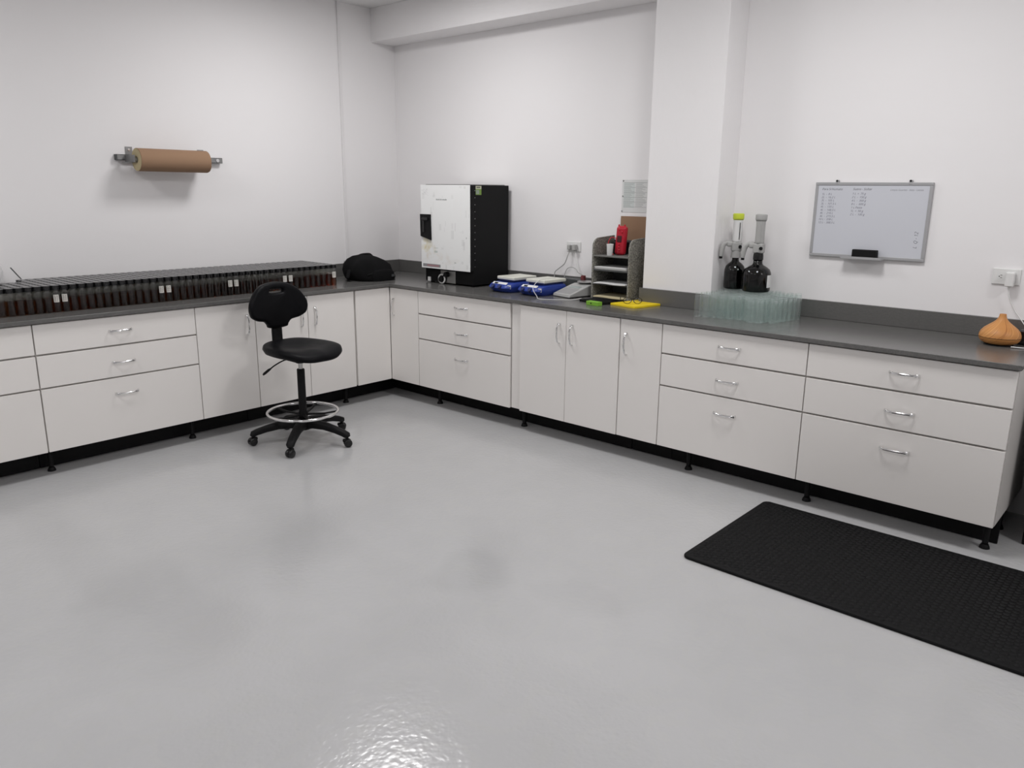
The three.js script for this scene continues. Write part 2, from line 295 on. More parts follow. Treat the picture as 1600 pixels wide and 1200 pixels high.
for (let i = 0; i < 6; i++) for (let k = 0; k < rowCount(i); k++) {
  const o = protoBottle.clone(); o.name = numbered('capped_bottle'); scene.add(o); placeBottle(o, i, k);
  const lq = o.children[1]; lq.material = k < 6 && i < 2 ? liquids[2] : liquids[(i * 7 + k * 3 + (rnd() > 0.6 ? 1 : 0)) % 2];
  lq.scale.y = rr(0.96, 1.05);
  if (i === 0 && stickers[k]) { part('label', stickerShape, stickerM, o, 'small white printed label'); o.rotation.y = rr(-0.1, 0.1); tag(o, `white-labelled bottle, ${stickers[k]}`, 'bottle'); }
  else if (i === 0) {
    const [a, where] = k > 41 ? [41, 'nearest the left picture edge'] : k > 28 ? [40, 'nearest the left picture edge'] : k > 18 ? [27, 'above the wide drawers'] : k > 9 ? [17, 'just left of the chair back'] : [8, 'just right of the chair back top'];
    tag(o, `unlabelled front-row bottle, ${ORD[Math.abs(a - k)]} ${k > 41 ? 'left' : 'right'} of the labelled pair ${where}`, 'bottle', GROUP_F);
  }
  else tag(o, 'black-capped bottle standing behind the front row on the left counter', 'bottle', GROUP_B);
}
{
  const n = [6, 7, 8, 9].reduce((a, i) => a + rowCount(i), 0), g = new THREE.Group(); g.name = 'rear_bottle_rows'; scene.add(g);
  tag(g, 'rear rows of black-capped bottles packed against the left wall', 'bottles'); g.userData.kind = 'stuff';
  const dark = std({ color: new THREE.Color().setRGB(0.03, 0.017, 0.008), roughness: 0.15 });
  for (const [nm, sh, m] of [['cap', capShape, M.capBlack], ['bottle_body', merge(shellShape.clone()), dark]]) {
    const im = new THREE.InstancedMesh(sh, m, n); im.name = nm; shade(im); g.add(im); let q = 0;
    for (const i of [6, 7, 8, 9]) for (let k = 0; k < rowCount(i); k++) im.setMatrixAt(q++, new THREE.Matrix4().makeTranslation(-0.2 - PITCH * i, CT, 0.395 + PITCH * k));
  }
}
// the pack of empty clear bottles on the right counter
{
  const a = -0.17, c = Math.cos(a), s = Math.sin(a); let first;
  const inside = (x, z) => x > 2.624 && z > -0.674 && z < -0.226 - 0.1 * Math.max(0, x - 2.8) - 0.55 * Math.max(0, x - 3.02) && x < 3.115;
  for (let i = -3; i < 16; i++) for (let j = -3; j < 14; j++) {
    const u = i * 0.0495, v = -j * 0.0495, x = 2.63 + u * c + v * s, z = -0.235 - u * s * -1 * -1 * -1 + v * c;
    if (!inside(x, z)) continue;
    const o = first ? first.clone() : (first = shade(new THREE.Mesh(shellShape, M.jar))); o.name = numbered('clear_bottle'); scene.add(o); o.position.set(x, CT, z); o.rotation.y = rr(0, 3);
    tag(o, 'empty uncapped clear bottle in the pack under the brown reagent bottles', 'bottle', 'empty clear bottles packed on the right counter');
  }
}
// amber reagent bottles with dispensers
function reagent(label, p, turn, capM, towerM, tall, withSticker) {
  const t = thing('reagent_bottle', label, 'bottle', p, turn);
  part('glass', lathe([[0, 0.006], [0.06, 0.004], [0.072, 0.0], [0.079, 0.008], [0.08, 0.1], [0.079, 0.115], [0.07, 0.138], [0.05, 0.154], [0.032, 0.164], [0.026, 0.175], [0.026, 0.2], [0.0, 0.2]].map(([r, y]) => [r * (tall ? 0.8 : 1.06), y * (tall ? 1.02 : 0.98)]), 40), M.amber, t);
  part('bottle_collar', merge(at(cyl(0.03, 0.031, 0.026, 28), 0, 0.206, 0), at(cyl(0.027, 0.03, 0.02, 28), 0, 0.228, 0)), tall ? M.greyPlastic : M.blackGloss, t);
  part('valve_block', merge(at(rbox(0.062, 0.06, 0.055, 0.01, 3), 0.0, 0.262, 0), at(rbox(0.06, 0.03, 0.04, 0.01, 3), -0.03, 0.276, 0)), M.greyPlastic, t);
  part('discharge_tube', sweep([[-0.03, 0.285, 0], [-0.06, 0.286, 0.004], [-0.082, 0.27, 0.008], [-0.09, 0.235, 0.012], [-0.092, 0.2, 0.013]], [[0.013, 0.013], [0.015, 0.014], [0.017, 0.016], [0.016, 0.015], [0.011, 0.011]], 12), M.greyPlastic, t);
  part('nozzle_cap', at(cyl(0.011, 0.01, 0.016, 16), -0.092, 0.194, 0.013), M.black, t);
  part('plunger', lathe([[0, 0.285], [0.026, 0.285], [0.0275, 0.3], [0.0275, 0.42], [0.029, 0.422], [0.029, 0.43], [0, 0.43]], 28), towerM, t);
  part('plunger_cap', lathe([[0, 0.465], [0.03, 0.465], [0.0345, 0.46], [0.0345, 0.435], [0.03, 0.425], [0, 0.425]], 28), capM, t);
  part('scale_window', box(0.008, 0.0125, 0.305, 0.41, 0.0235, 0.0285, 0.001), tall ? M.black : M.greyPlastic, t);
  part('knob', at(cyl(0.009, 0.011, 0.012, 16), 0.02, 0.262, 0.032, Math.PI / 2), M.black, t);
  if (withSticker) part('label', new THREE.CylinderGeometry(0.0855, 0.0855, 0.075, 16, 1, true, 1.12, 0.85).translate(0, 0.066, 0), M.paper, t, 'plain white label');
}
reagent('narrower brown glass reagent bottle with a lime-capped dispenser, left of the two', [2.672, CT + 0.144, -0.6], 0.55, M.lime, M.white, true, false);
reagent('wider brown glass reagent bottle with grey dispenser and a white label, right of the two', [2.84, CT + 0.144, -0.56], 0.12, M.greyPlastic, M.greyPlastic, false, true);

// ---------------------------------------------------------------- drying oven
{
  const t = thing('drying_oven', 'black laboratory oven with a scuffed white door on the back counter', 'oven', [0, CT, 0]);
  const x0 = 0.122, x1 = 0.669, z0 = -0.685, z1 = -0.285, h = 0.771;
  part('body', merge(box(x0, x1, 0.012, h, z0, z1, 0.004, 2)), M.black, t);
  part('top_panel', box(x0 + 0.01, x1 - 0.025, h, h + 0.006, z0 + 0.02, z1 - 0.004, 0.002, 1), M.satin, t);
  const doorTex = canvasTex(512, 606, (c, w, h2) => {
    c.fillStyle = '#eff0ef'; c.fillRect(0, 0, w, h2);
    let q = 9; const r = () => { q = (q * 16807) % 2147483647; return q / 2147483647; };
    for (let i = 0; i < 90; i++) { c.fillStyle = `rgba(${r() > 0.5 ? '150,150,148' : '236,236,234'},${0.05 + r() * 0.1})`; c.fillRect(r() * w, r() * h2, 2 + r() * 26, 1 + r() * 60); }
    const blot = (x, y, a, b, col, n) => { for (let i = 0; i < n; i++) { c.fillStyle = col; c.beginPath(); c.ellipse(x + (r() - 0.5) * a, y + (r() - 0.5) * b, 6 + r() * a * 0.28, 5 + r() * b * 0.22, r() * 3, 0, 7); c.fill(); } };
    blot(62, 415, 90, 110, 'rgba(206,190,140,0.13)', 22); blot(90, 470, 120, 90, 'rgba(205,196,165,0.1)', 16); blot(200, 520, 300, 60, 'rgba(205,200,185,0.07)', 14);
    c.fillStyle = 'rgba(110,130,120,0.3)'; c.fillRect(140, 452, 42, 4); c.fillRect(142, 474, 34, 14); c.fillStyle = 'rgba(90,100,95,0.4)'; c.fillRect(352, 548, 18, 6); c.fillRect(474, 362, 6, 12);
    c.fillStyle = '#4c5353'; c.font = 'bold 14px sans-serif'; c.fillText('Horno de secado', 166, 108);
    c.strokeStyle = 'rgba(120,120,125,0.4)'; for (let i = 0; i < 12; i++) { c.beginPath(); c.moveTo(10 + r() * 70, 20 + r() * 50); c.lineTo(10 + r() * 80, 20 + r() * 60); c.stroke(); }
    c.fillStyle = '#8f8f90'; c.fillRect(16, 574, 190, 22); c.fillStyle = '#a07c80'; c.fillRect(60, 579, 130, 13);
  });
  const dw = 0.55, dh = 0.647, dg = rbox(dw, dh, 0.046, 0.006, 3);
  const d = part('door', at(dg, 0.408, 0.123 + dh / 2, -0.258), M.black, t);
  const skin = part('door_skin', at(rbox(dw + 0.001, dh + 0.001, 0.004, 0.0015, 2), 0.408, 0.123 + dh / 2, -0.2346), std({ map: doorTex, roughness: 0.42 }), d);
  skin.userData.label = 'scuffed white door face with yellowed glue marks';
  const hs = poly([[0.135, 0.545], [0.252, 0.545], [0.257, 0.345], [0.139, 0.372]]);
  part('handle', extrude(hs, 0.016, 0.003).translate(0, 0, -0.234), M.black, d, 'black recessed grip plate');
  part('latch', merge(box(0.165, 0.235, 0.495, 0.52, -0.222, -0.206, 0.005, 2), box(0.168, 0.19, 0.4, 0.5, -0.222, -0.212, 0.003, 2)), M.blackGloss, d);
  part('control_plate', box(0.303, 0.472, 0.012, 0.107, -0.287, -0.281, 0.001), M.satin, t, 'brushed metal control plate');
  const kn = part('knob', merge(at(cyl(0.036, 0.036, 0.012, 32), 0.332, 0.04, -0.276, Math.PI / 2), at(cyl(0.021, 0.024, 0.03, 24), 0.332, 0.04, -0.262, Math.PI / 2)), M.black, t);
  part('dial_ring', at(new THREE.TorusGeometry(0.034, 0.0065, 8, 32), 0.332, 0.042, -0.266), M.white, kn);
  part('knob', merge(at(cyl(0.019, 0.022, 0.03, 24), 0.384, 0.08, -0.266, Math.PI / 2), box(0.35, 0.384, 0.062, 0.074, -0.268, -0.256, 0.004, 2)), M.black, t);
  part('power_switch', box(0.153, 0.185, 0.012, 0.046, -0.288, -0.276, 0.003, 2), M.white, t);
  for (let i = 0; i < 12; i++) part('hinge_screw', at(cyl(0.004, 0.004, 0.004, 10), x1 + 0.001, 0.73 - i * 0.052, -0.3, 0, 0, Math.PI / 2), M.steel, t);
  const st = canvasTex(64, 96, (c, w, h2) => { c.fillStyle = '#7fa04a'; c.fillRect(0, 0, w, h2); c.fillStyle = '#cfd0b8'; c.fillRect(0, 0, w, 34); c.fillStyle = '#3b3f30'; c.fillRect(10, 12, 40, 9); c.fillStyle = '#9aa89a'; c.fillRect(4, 44, 36, 44); });
  const sg = new THREE.BoxGeometry(0.062, 0.066, 0.001); at(sg, x1 + 0.0008, 0.732, -0.34, 0, Math.PI / 2, 0);
  part('sticker', sg, std({ map: st, roughness: 0.7 }), t, 'green and white service sticker');
  for (const [x, z] of [[x0 + 0.04, z0 + 0.04], [x1 - 0.04, z0 + 0.04], [x0 + 0.04, z1 - 0.04], [x1 - 0.04, z1 - 0.04]]) part('foot', at(cyl(0.015, 0.017, 0.012, 16), x, 0.006, z), M.black, t);
}

// ---------------------------------------------------------------- magnetic stirrers
function stirrer(label, p, turn) {
  const t = thing('magnetic_stirrer', label, 'stirrer', p, turn);
  // side profile (depth along x of the shape, y up), front to the left
  const base = pebble(superoval(0.116, 0.17, 5), [[0.001, 0.0], [0.8, 0.0], [0.9, 0.012], [1.0, 0.042], [1.0, 0.052], [0.93, 0.07], [0.8, 0.074], [0.001, 0.074]], 56, (x, y, z) => [x, y * (z > 0.06 ? 1 - (z - 0.06) * 1.6 : 1), z + (y > 0.03 && z > 0 ? (0.074 - y) * 0.25 : 0)], 0.6);
  part('housing', base, M.blue, t);
  part('bottom_shell', pebble(superoval(0.083, 0.13, 5), [[0.001, 0.0], [1, 0.0], [1.05, 0.014], [0.001, 0.014]], 40).translate(0, 0.0, 0), M.navy, t);
  part('deck', box(-0.078, 0.078, 0.07, 0.086, -0.14, 0.07, 0.006, 2), M.navy, t);
  part('plate', box(-0.093, 0.093, 0.086, 0.111, -0.155, 0.085, 0.008, 3), M.offwhite, t, 'square white ceramic top plate');
  const tilt = Math.PI / 2 - 0.62;
  part('display_strip', at(rbox(0.15, 0.03, 0.004, 0.001), 0.0, 0.0645, 0.142, -0.95), M.white, t);
  part('display', at(rbox(0.034, 0.014, 0.005, 0.001), -0.035, 0.066, 0.1425, -0.95), M.black, t);
  for (const x of [-0.035, 0.035]) part('knob', at(cyl(0.015, 0.017, 0.024, 24), x, 0.044, 0.174, 0.95), M.navy, t);
  part('badge', at(rbox(0.026, 0.028, 0.004, 0.001), 0.1, 0.045, 0.142, 0, 0.75, 0), M.white, t);
}
stirrer('blue magnetic stirrer with white top plate next to the black oven', [1.012, CT, -0.366], -0.08);
stirrer('blue magnetic stirrer with white top plate next to the grey balance', [1.289, CT, -0.376], -0.05);

// ---------------------------------------------------------------- balance
{
  const t = thing('balance', 'light grey laboratory balance with sloping keypad, left of the granite organiser', 'balance', [1.535, CT, -0.49], -0.2);
  const s = poly([[-0.17, 0.006], [-0.165, 0.022], [0.0, 0.075], [0.03, 0.082], [0.14, 0.082], [0.145, 0.006]]);
  const g = extrude(s, 0.185, 0.006, 2); g.translate(0, 0, -0.0925); g.rotateY(Math.PI / 2);
  part('housing', g, M.greyPlastic, t);
  const kp = at(rbox(0.15, 0.003, 0.09, 0.001), 0, 0.041, 0.105, 0.312); part('keypad', kp, std({ color: new THREE.Color().setRGB(0.3, 0.3, 0.3), roughness: 0.5 }), t);
  const dp = at(rbox(0.11, 0.003, 0.035, 0.001), 0, 0.0635, 0.037, 0.312); part('display', dp, std({ color: new THREE.Color().setRGB(0.32, 0.36, 0.35), roughness: 0.25 }), t);
  part('pan', lathe([[0, 0.083], [0.012, 0.083], [0.012, 0.09], [0.07, 0.092], [0.072, 0.097], [0.07, 0.098], [0, 0.096]], 36).translate(0, 0, -0.075), M.satin, t);
  for (const [x, z] of [[-0.07, 0.13], [0.07, 0.13], [-0.07, -0.12], [0.07, -0.12]]) part('foot', at(cyl(0.012, 0.012, 0.008, 14), x, 0.004, z), M.black, t);
}

// ---------------------------------------------------------------- organiser and what is in and around it
{
  const t = thing('desk_organizer', 'granite-patterned paper organiser with tall rounded sides and three shelves', 'organizer', [0, CT, 0]);
  const side = () => { const s = new THREE.Shape(); s.moveTo(0.445, 0); s.lineTo(0.445, 0.355); s.absarc(0.51, 0.355, 0.065, Math.PI, Math.PI / 2, true); s.lineTo(0.698, 0.43); s.lineTo(0.698, 0); s.closePath(); const g = extrude(s, 0.014, 0.002, 2, 16); g.rotateY(Math.PI / 2); return g; };
  part('side_panel', side().translate(1.672, 0, 0), M.granite, t); part('side_panel', side().translate(1.972, 0, 0), M.granite, t);
  part('back_panel', box(1.686, 1.972, 0.0, 0.4, -0.698, -0.69, 0.001), M.darkGrey, t);
  for (const y of [0.004, 0.1, 0.196, 0.293]) part('shelf', box(1.686, 1.972, y, y + 0.01, -0.69, -0.445, 0.002, 1), y > 0.28 ? std({ color: new THREE.Color().setRGB(0.16, 0.16, 0.15), roughness: 0.7 }) : M.darkGrey, t);
}
function sheets(name, label, x0, x1, y, z0, z1, n, m, sag, group) {
  const g = [];
  for (let i = 0; i < n; i++) {
    const p = new THREE.BoxGeometry(x1 - x0 - 0.01 * rnd(), 0.0016, z1 - z0, 10, 1, 8); const q = p.attributes.position, dx = rr(-0.006, 0.006), dz = rr(-0.008, 0.008);
    for (let k = 0; k < q.count; k++) { const zz = q.getZ(k) + (z1 - z0) / 2; q.setX(k, q.getX(k) + dx); q.setZ(k, q.getZ(k) + dz); q.setY(k, q.getY(k) + i * 0.0021 - sag * Math.max(0, zz / (z1 - z0) - 0.7) ** 2 * (1 + 0.6 * Math.sin(q.getX(k) * 30))); }
    p.computeVertexNormals(); g.push(p.translate((x0 + x1) / 2, y + 0.001, (z0 + z1) / 2));
  }
  return solo(name, merge(g), m, label, 'papers', [0, 0, 0], 0, group);
}
sheets('paper_stack', 'thick stack of white paper on the upper inner shelf of the organiser', 1.695, 1.962, CT + 0.206, -0.68, -0.45, 9, M.paper, 0);
sheets('paper_stack', 'thin loose white papers on the middle shelf of the organiser', 1.692, 1.965, CT + 0.11, -0.68, -0.44, 3, M.paper, 0.03);
sheets('paper_stack', 'cream folder and papers on the bottom shelf of the organiser', 1.695, 1.962, CT + 0.0145, -0.68, -0.43, 4, M.manila, 0.02);
{
  const t = thing('handheld_device', 'bright red plastic handheld device standing on top of the organiser', 'device', [1.822, CT + 0.303, -0.58], 0.5);
  part('body', at(rbox(0.075, 0.2, 0.075, 0.022, 4), 0, 0.1, 0, 0, 0, -0.05), M.red, t);
  part('grip_recess', at(rbox(0.032, 0.045, 0.01, 0.004, 2), -0.012, 0.112, 0.036, 0, 0, -0.05), std({ color: new THREE.Color().setRGB(0.06, 0.004, 0.006), roughness: 0.5 }), t, 'dark red recess');
  for (const [x, y] of [[-0.012, 0.175], [0.006, 0.158], [-0.012, 0.075], [-0.012, 0.055], [-0.01, 0.035]]) part('button', at(new THREE.SphereGeometry(0.0065, 12, 8), x, y, 0.037), M.red, t);
  part('top_clip', merge(at(rbox(0.01, 0.02, 0.03, 0.003), -0.02, 0.2, 0), at(rbox(0.01, 0.02, 0.03, 0.003), 0.02, 0.199, 0)), M.red, t);
  part('cord', tube([[-0.03, 0.11, 0], [-0.07, 0.12, 0.0], [-0.09, 0.08, 0.01], [-0.075, 0.02, 0.0], [-0.05, 0.004, 0.02]], 0.003, 30), M.red, t);
}
{
  const t = thing('plastic_cup', 'small white plastic cup on the organiser beside the red device', 'cup', [1.79, CT + 0.303, -0.49]);
  part('cup', lathe([[0, 0.002], [0.019, 0.0], [0.024, 0.075], [0.0255, 0.076], [0.0245, 0.078], [0.0225, 0.076], [0.018, 0.004], [0, 0.005]], 28), M.white, t);
}
solo('black_box', rbox(0.1, 0.085, 0.09, 0.006, 2).translate(0, 0.0425, 0), M.black, 'small black box at the back of the organiser top, behind the cup', 'box', [1.775, CT + 0.303, -0.635], 0.1);
solo('cardboard_sheet', at(rbox(0.265, 0.565, 0.005, 0.001), 0, 0.283, 0, -0.006), M.card, 'brown cardboard sheet leaning on the wall behind the organiser', 'cardboard', [1.862, CT, -0.7075 + 0.009]);
{
  const tx = canvasTex(256, 320, (c, w, h) => {
    c.fillStyle = '#d9dad9'; c.fillRect(0, 0, w, h); c.fillStyle = 'rgba(196,206,203,0.6)'; c.fillRect(16, 26, 108, 250);
    let q = 5; const r = () => { q = (q * 16807) % 2147483647; return q / 2147483647; };
    for (let i = 0; i < 26; i++) { const y = 26 + i * 9.6; c.fillStyle = i % 5 === 0 ? '#8d9090' : '#a4a8a6'; c.fillRect(16, y, 60 + r() * 50, 3); c.fillRect(136, y, 55 + r() * 55, 3); if (i % 5 === 0) c.fillRect(16, y, 228, 2.5); }
  });
  const t = thing('wall_notice', 'white printed sheet with two columns of lines pinned above the cardboard', 'notice', [1.826, 1.617, Z0]);
  part('sheet', box(-0.108, 0.108, -0.112, 0.112, 0.0008, 0.002, 0.0001), M.paper, t);
  part('print', at(new THREE.BoxGeometry(0.214, 0.222, 0.0006), 0, 0, 0.0022), std({ map: tx, roughness: 0.85 }), t);
  for (const [x, y] of [[-0.1, 0.105], [-0.1, 0.0], [-0.103, -0.103]]) part('pin', at(new THREE.SphereGeometry(0.005, 10, 8), x, y, 0.004), M.steel, t);
}
{
  const t = thing('yellow_notepad', 'thick bright yellow pad lying on the counter under the spectacles', 'notepad', [2.105, CT, -0.375], -0.17);
  part('pad', box(-0.11, 0.11, 0.0, 0.014, -0.14, 0.14, 0.002, 2), M.yellow, t);
  part('binding', box(-0.111, 0.111, 0.0, 0.0155, -0.142, -0.118, 0.002, 1), M.yellow, t);
}
{
  const t = thing('spectacles', 'pair of dark-framed spectacles lying upside down on the yellow pad', 'spectacles', [2.11, CT + 0.0155, -0.31], 0.75);
  const rim = (x) => { const g = new THREE.TorusGeometry(0.024, 0.0022, 8, 32); g.scale(1.12, 0.85, 1); return at(g, x, 0.0225, 0); };
  part('frame', merge(rim(-0.034), rim(0.034), tube([[-0.01, 0.027, 0], [0, 0.031, 0.003], [0.01, 0.027, 0]], 0.002, 10)), M.blackGloss, t);
  for (const x of [-0.034, 0.034]) { const g = new THREE.CylinderGeometry(0.0235, 0.0235, 0.0014, 28); g.rotateX(Math.PI / 2); g.scale(1.12, 0.85, 1); part('lens', at(g, x, 0.0225, 0), M.lens, t); }
  for (const s of [-1, 1]) part('temple', tube([[s * 0.062, 0.026, 0], [s * 0.066, 0.025, -0.008], [s * 0.066, 0.018, -0.09], [s * 0.06, 0.03, -0.125]], 0.0021, 24), M.blackGloss, t);
  part('nose_pads', merge(at(new THREE.SphereGeometry(0.005, 10, 8), -0.009, 0.018, -0.005), at(new THREE.SphereGeometry(0.005, 10, 8), 0.009, 0.018, -0.005)), M.white, t);
}
{
  const t = thing('sticky_notes', 'small lime green block with a black dot at the counter front edge', 'sticky notes', [1.905, CT, -0.165], -0.12);
  part('block', box(-0.052, 0.052, 0, 0.026, -0.022, 0.022, 0.002, 2), M.green, t); part('dot', at(cyl(0.005, 0.005, 0.002, 14), -0.008, 0.014, 0.0222, Math.PI / 2), M.black, t);
}
{
  const t = thing('black_folder', 'flat black zip folder lying in front of the organiser', 'folder', [1.84, CT, -0.31], -0.22);
  part('cover', pebble(superoval(0.125, 0.085, 8), [[0.001, 0], [0.97, 0], [1, 0.005], [0.98, 0.011], [0.9, 0.013], [0.001, 0.013]], 40), M.cloth, t);
  part('flap', box(-0.09, 0.12, 0.013, 0.017, -0.06, 0.06, 0.001), M.black, t);
}
{
  const t = thing('power_adapter', 'dark grey power adapter box behind the balance, with a red lamp', 'adapter', [1.36, CT, -0.648], -0.1);
  part('case', box(-0.11, 0.11, 0, 0.098, -0.04, 0.04, 0.006, 2), M.darkGrey, t);
  part('socket', at(cyl(0.018, 0.02, 0.035, 20), 0.1, 0.11, 0.0), std({ color: new THREE.Color().setRGB(0.18, 0.03, 0.035), roughness: 0.5 }), t, 'dark red round connector');
}
solo('black_cables', merge(tube([[1.5, CT + 0.006, -0.69], [1.53, CT + 0.05, -0.68], [1.58, CT + 0.08, -0.675], [1.63, CT + 0.05, -0.68], [1.655, CT + 0.006, -0.66]], 0.006), tube([[1.49, CT + 0.01, -0.655], [1.56, CT + 0.09, -0.66], [1.62, CT + 0.09, -0.67], [1.65, CT + 0.01, -0.69]], 0.006)), M.black, 'bunched black cables against the wall left of the organiser', 'cables');
// outlet and its cords
function outlet(label, x, y, w, h) {
  const t = thing('wall_outlet', label, 'outlet', [x, y, Z0]);
  part('plate', box(-w / 2, w / 2, -h / 2, h / 2, 0, 0.009, 0.003, 2), M.white, t);
  return t;
}
const slots = (t, x) => { part('socket', at(cyl(0.017, 0.017, 0.003, 24), x, 0, 0.009, Math.PI / 2), M.white, t); for (const [a, b] of [[-0.006, 0.0065], [-0.006, -0.0065]]) part('slot', box(x + a - 0.0045 + 0.006, x + a + 0.0045 + 0.006, b - 0.0012, b + 0.0012, 0.0095, 0.0112, 0.0003), M.black, t); part('slot', at(cyl(0.0028, 0.0028, 0.002, 12), x - 0.009, 0, 0.0105, Math.PI / 2), M.black, t); };
{
  const t = outlet('white wall outlet with two plugs, between the oven and the organiser', 1.306, 1.242, 0.128, 0.072); slots(t, -0.02); slots(t, 0.02);
  solo('power_plug', merge(at(rbox(0.026, 0.034, 0.034, 0.005, 2), 0, 0, 0.017), at(cyl(0.006, 0.005, 0.02, 12), 0, -0.026, 0.02)), M.greyPlastic, 'left grey plug in the outlet beside the organiser', 'plug', [1.284, 1.238, Z0 + 0.0125]);
  solo('power_plug', merge(at(rbox(0.03, 0.042, 0.034, 0.005, 2), 0, 0, 0.017), at(cyl(0.006, 0.005, 0.02, 12), 0, -0.03, 0.02)), M.greyPlastic, 'right grey plug in the outlet beside the organiser', 'plug', [1.33, 1.238, Z0 + 0.0125]);
  solo('power_cable', tube([[1.284, 1.205, -0.69], [1.275, 1.17, -0.68], [1.25, 1.115, -0.68], [1.195, 1.075, -0.685], [1.155, 1.045, -0.685], [1.15, 1.03, -0.685], [1.16, CT + 0.02, -0.67], [1.22, CT + 0.005, -0.62], [1.25, CT + 0.03, -0.545]], 0.0035, 60), M.greyPlastic, 'grey cord curving from the outlet down behind the stirrers', 'cord');
  solo('power_cable', tube([[1.33, 1.2, -0.69], [1.338, 1.15, -0.695], [1.36, 1.09, -0.697], [1.4, 1.03, -0.69], [1.455, CT + 0.09, -0.66], [1.46, CT + 0.04, -0.64]], 0.0022, 50), M.white, 'thin pale cord hanging from the right plug to the adapter', 'cord');
  solo('power_cable', tube([[1.27, CT + 0.1, -0.655], [1.272, 1.045, -0.66], [1.29, 1.08, -0.665], [1.33, 1.092, -0.665], [1.375, 1.08, -0.66], [1.4, 1.06, -0.65], [1.45, CT + 0.128, -0.645]], 0.0028, 50), M.greyPlastic, 'short grey cord looping up over the adapter box', 'cord');
  solo('data_cable', tube([[1.33, CT + 0.115, -0.47], [1.325, CT + 0.115, -0.36], [1.335, CT + 0.108, -0.27], [1.36, CT + 0.06, -0.18], [1.41, CT + 0.012, -0.165], [1.455, CT + 0.004, -0.125], [1.52, CT + 0.004, -0.135], [1.6, CT + 0.004, -0.19], [1.66, CT + 0.004, -0.25], [1.71, CT + 0.016, -0.285]], 0.0022, 80), M.white, 'white cable draped over the front stirrer and along the counter', 'cable');
}
// ---------------------------------------------------------------- whiteboard
{
  const x0 = 3.096, x1 = 3.733, y0 = 1.285, y1 = 1.712, zb = Z0 + 0.004, zf = Z0 + 0.02;
  const t = thing('whiteboard', 'small aluminium-framed whiteboard with handwritten columns on the back wall', 'whiteboard');
  const tx = canvasTex(1200, 800, (c, w, h) => {
    c.fillStyle = '#cfd1d8'; c.fillRect(0, 0, w, h); c.lineCap = 'round';
    c.fillStyle = '#4a4c56'; c.font = 'italic 34px sans-serif'; c.fillText('Para 5/Humato', 46, 60); c.fillText('Suero - Soltar', 395, 58);
    c.font = 'italic 31px sans-serif'; c.fillStyle = '#55566a';
    ['1L  -  8 L', '2L  -  16.2 L', '3L  -  105 L', '3L  -  107.5 L', '4L  -  135 L', '4L  -  148.5 L', '8L  -  216 L', '8L  -  273.5 L', '10 L -  338 L', '12 L -  388.5 L'].forEach((s, i) => c.fillText(s, i > 7 ? 36 : 48, 115 + i * 36.5));
    ['1 L  =  75 g', '2 L  -  150 g', '4 L  -  300 g', '8 L  -  600 g', '1 L Pasta', '1L  =  50 g', '2 L  -  100 g'].forEach((s, i) => c.fillText(s, 392, 108 + i * 39));
    c.fillStyle = '#7a7c84'; c.font = 'italic 25px sans-serif'; c.fillText('Limpia Guantes - Bata - Lentes', 795, 62);
    c.save(); c.translate(1138, 690); c.rotate(-Math.PI / 2); c.fillStyle = '#6a6c74'; c.font = 'italic 50px sans-serif'; c.fillText('L  Q - 12', 0, 0); c.restore();
  });
  part('panel', box(x0 + 0.006, x1 - 0.006, y0 + 0.006, y1 - 0.006, zb, zf - 0.005, 0.001), M.white, t);
  part('writing_surface', at(new THREE.BoxGeometry(x1 - x0 - 0.03, y1 - y0 - 0.03, 0.001), (x0 + x1) / 2, (y0 + y1) / 2, zf - 0.0042), std({ map: tx, roughness: 0.25 }), t, 'pale board face with blue and black handwriting');
  const fm = std({ color: new THREE.Color().setRGB(0.42, 0.42, 0.43), metalness: 0.3, roughness: 0.45 });
  for (const [a, b, c, d] of [[x0, x1, y1 - 0.017, y1], [x0, x1, y0, y0 + 0.017], [x0, x0 + 0.017, y0 + 0.017, y1 - 0.017], [x1 - 0.017, x1, y0 + 0.017, y1 - 0.017]]) part('frame_rail', box(a, b, c, d, zb - 0.004, zf, 0.003, 2), fm, t);
  for (const x of [3.219, 3.617]) { const hk = part('hanger', box(x - 0.009, x + 0.009, y1 - 0.012, y1 + 0.013, zb, zf + 0.002, 0.003, 2), fm, t); part('screw', at(cyl(0.0055, 0.0055, 0.004, 14), x, y1 + 0.008, zf + 0.003, Math.PI / 2), M.black, hk); }
  part('tray', merge(box(3.3, 3.525, y0 - 0.002, y0 + 0.002, zf, zf + 0.055, 0.001), box(3.3, 3.525, y0 - 0.002, y0 + 0.012, zf + 0.052, zf + 0.056, 0.001)), fm, t, 'narrow aluminium pen tray');
  const e = thing('board_eraser', 'black whiteboard eraser standing on the board tray', 'eraser', [3.426, y0 + 0.002, zf + 0.026]);
  part('felt', box(-0.067, 0.067, 0, 0.05, -0.018, 0.002, 0.002, 2), M.cloth, e); part('back', box(-0.068, 0.068, 0.0, 0.051, 0.002, 0.018, 0.005, 2), M.black, e);
}
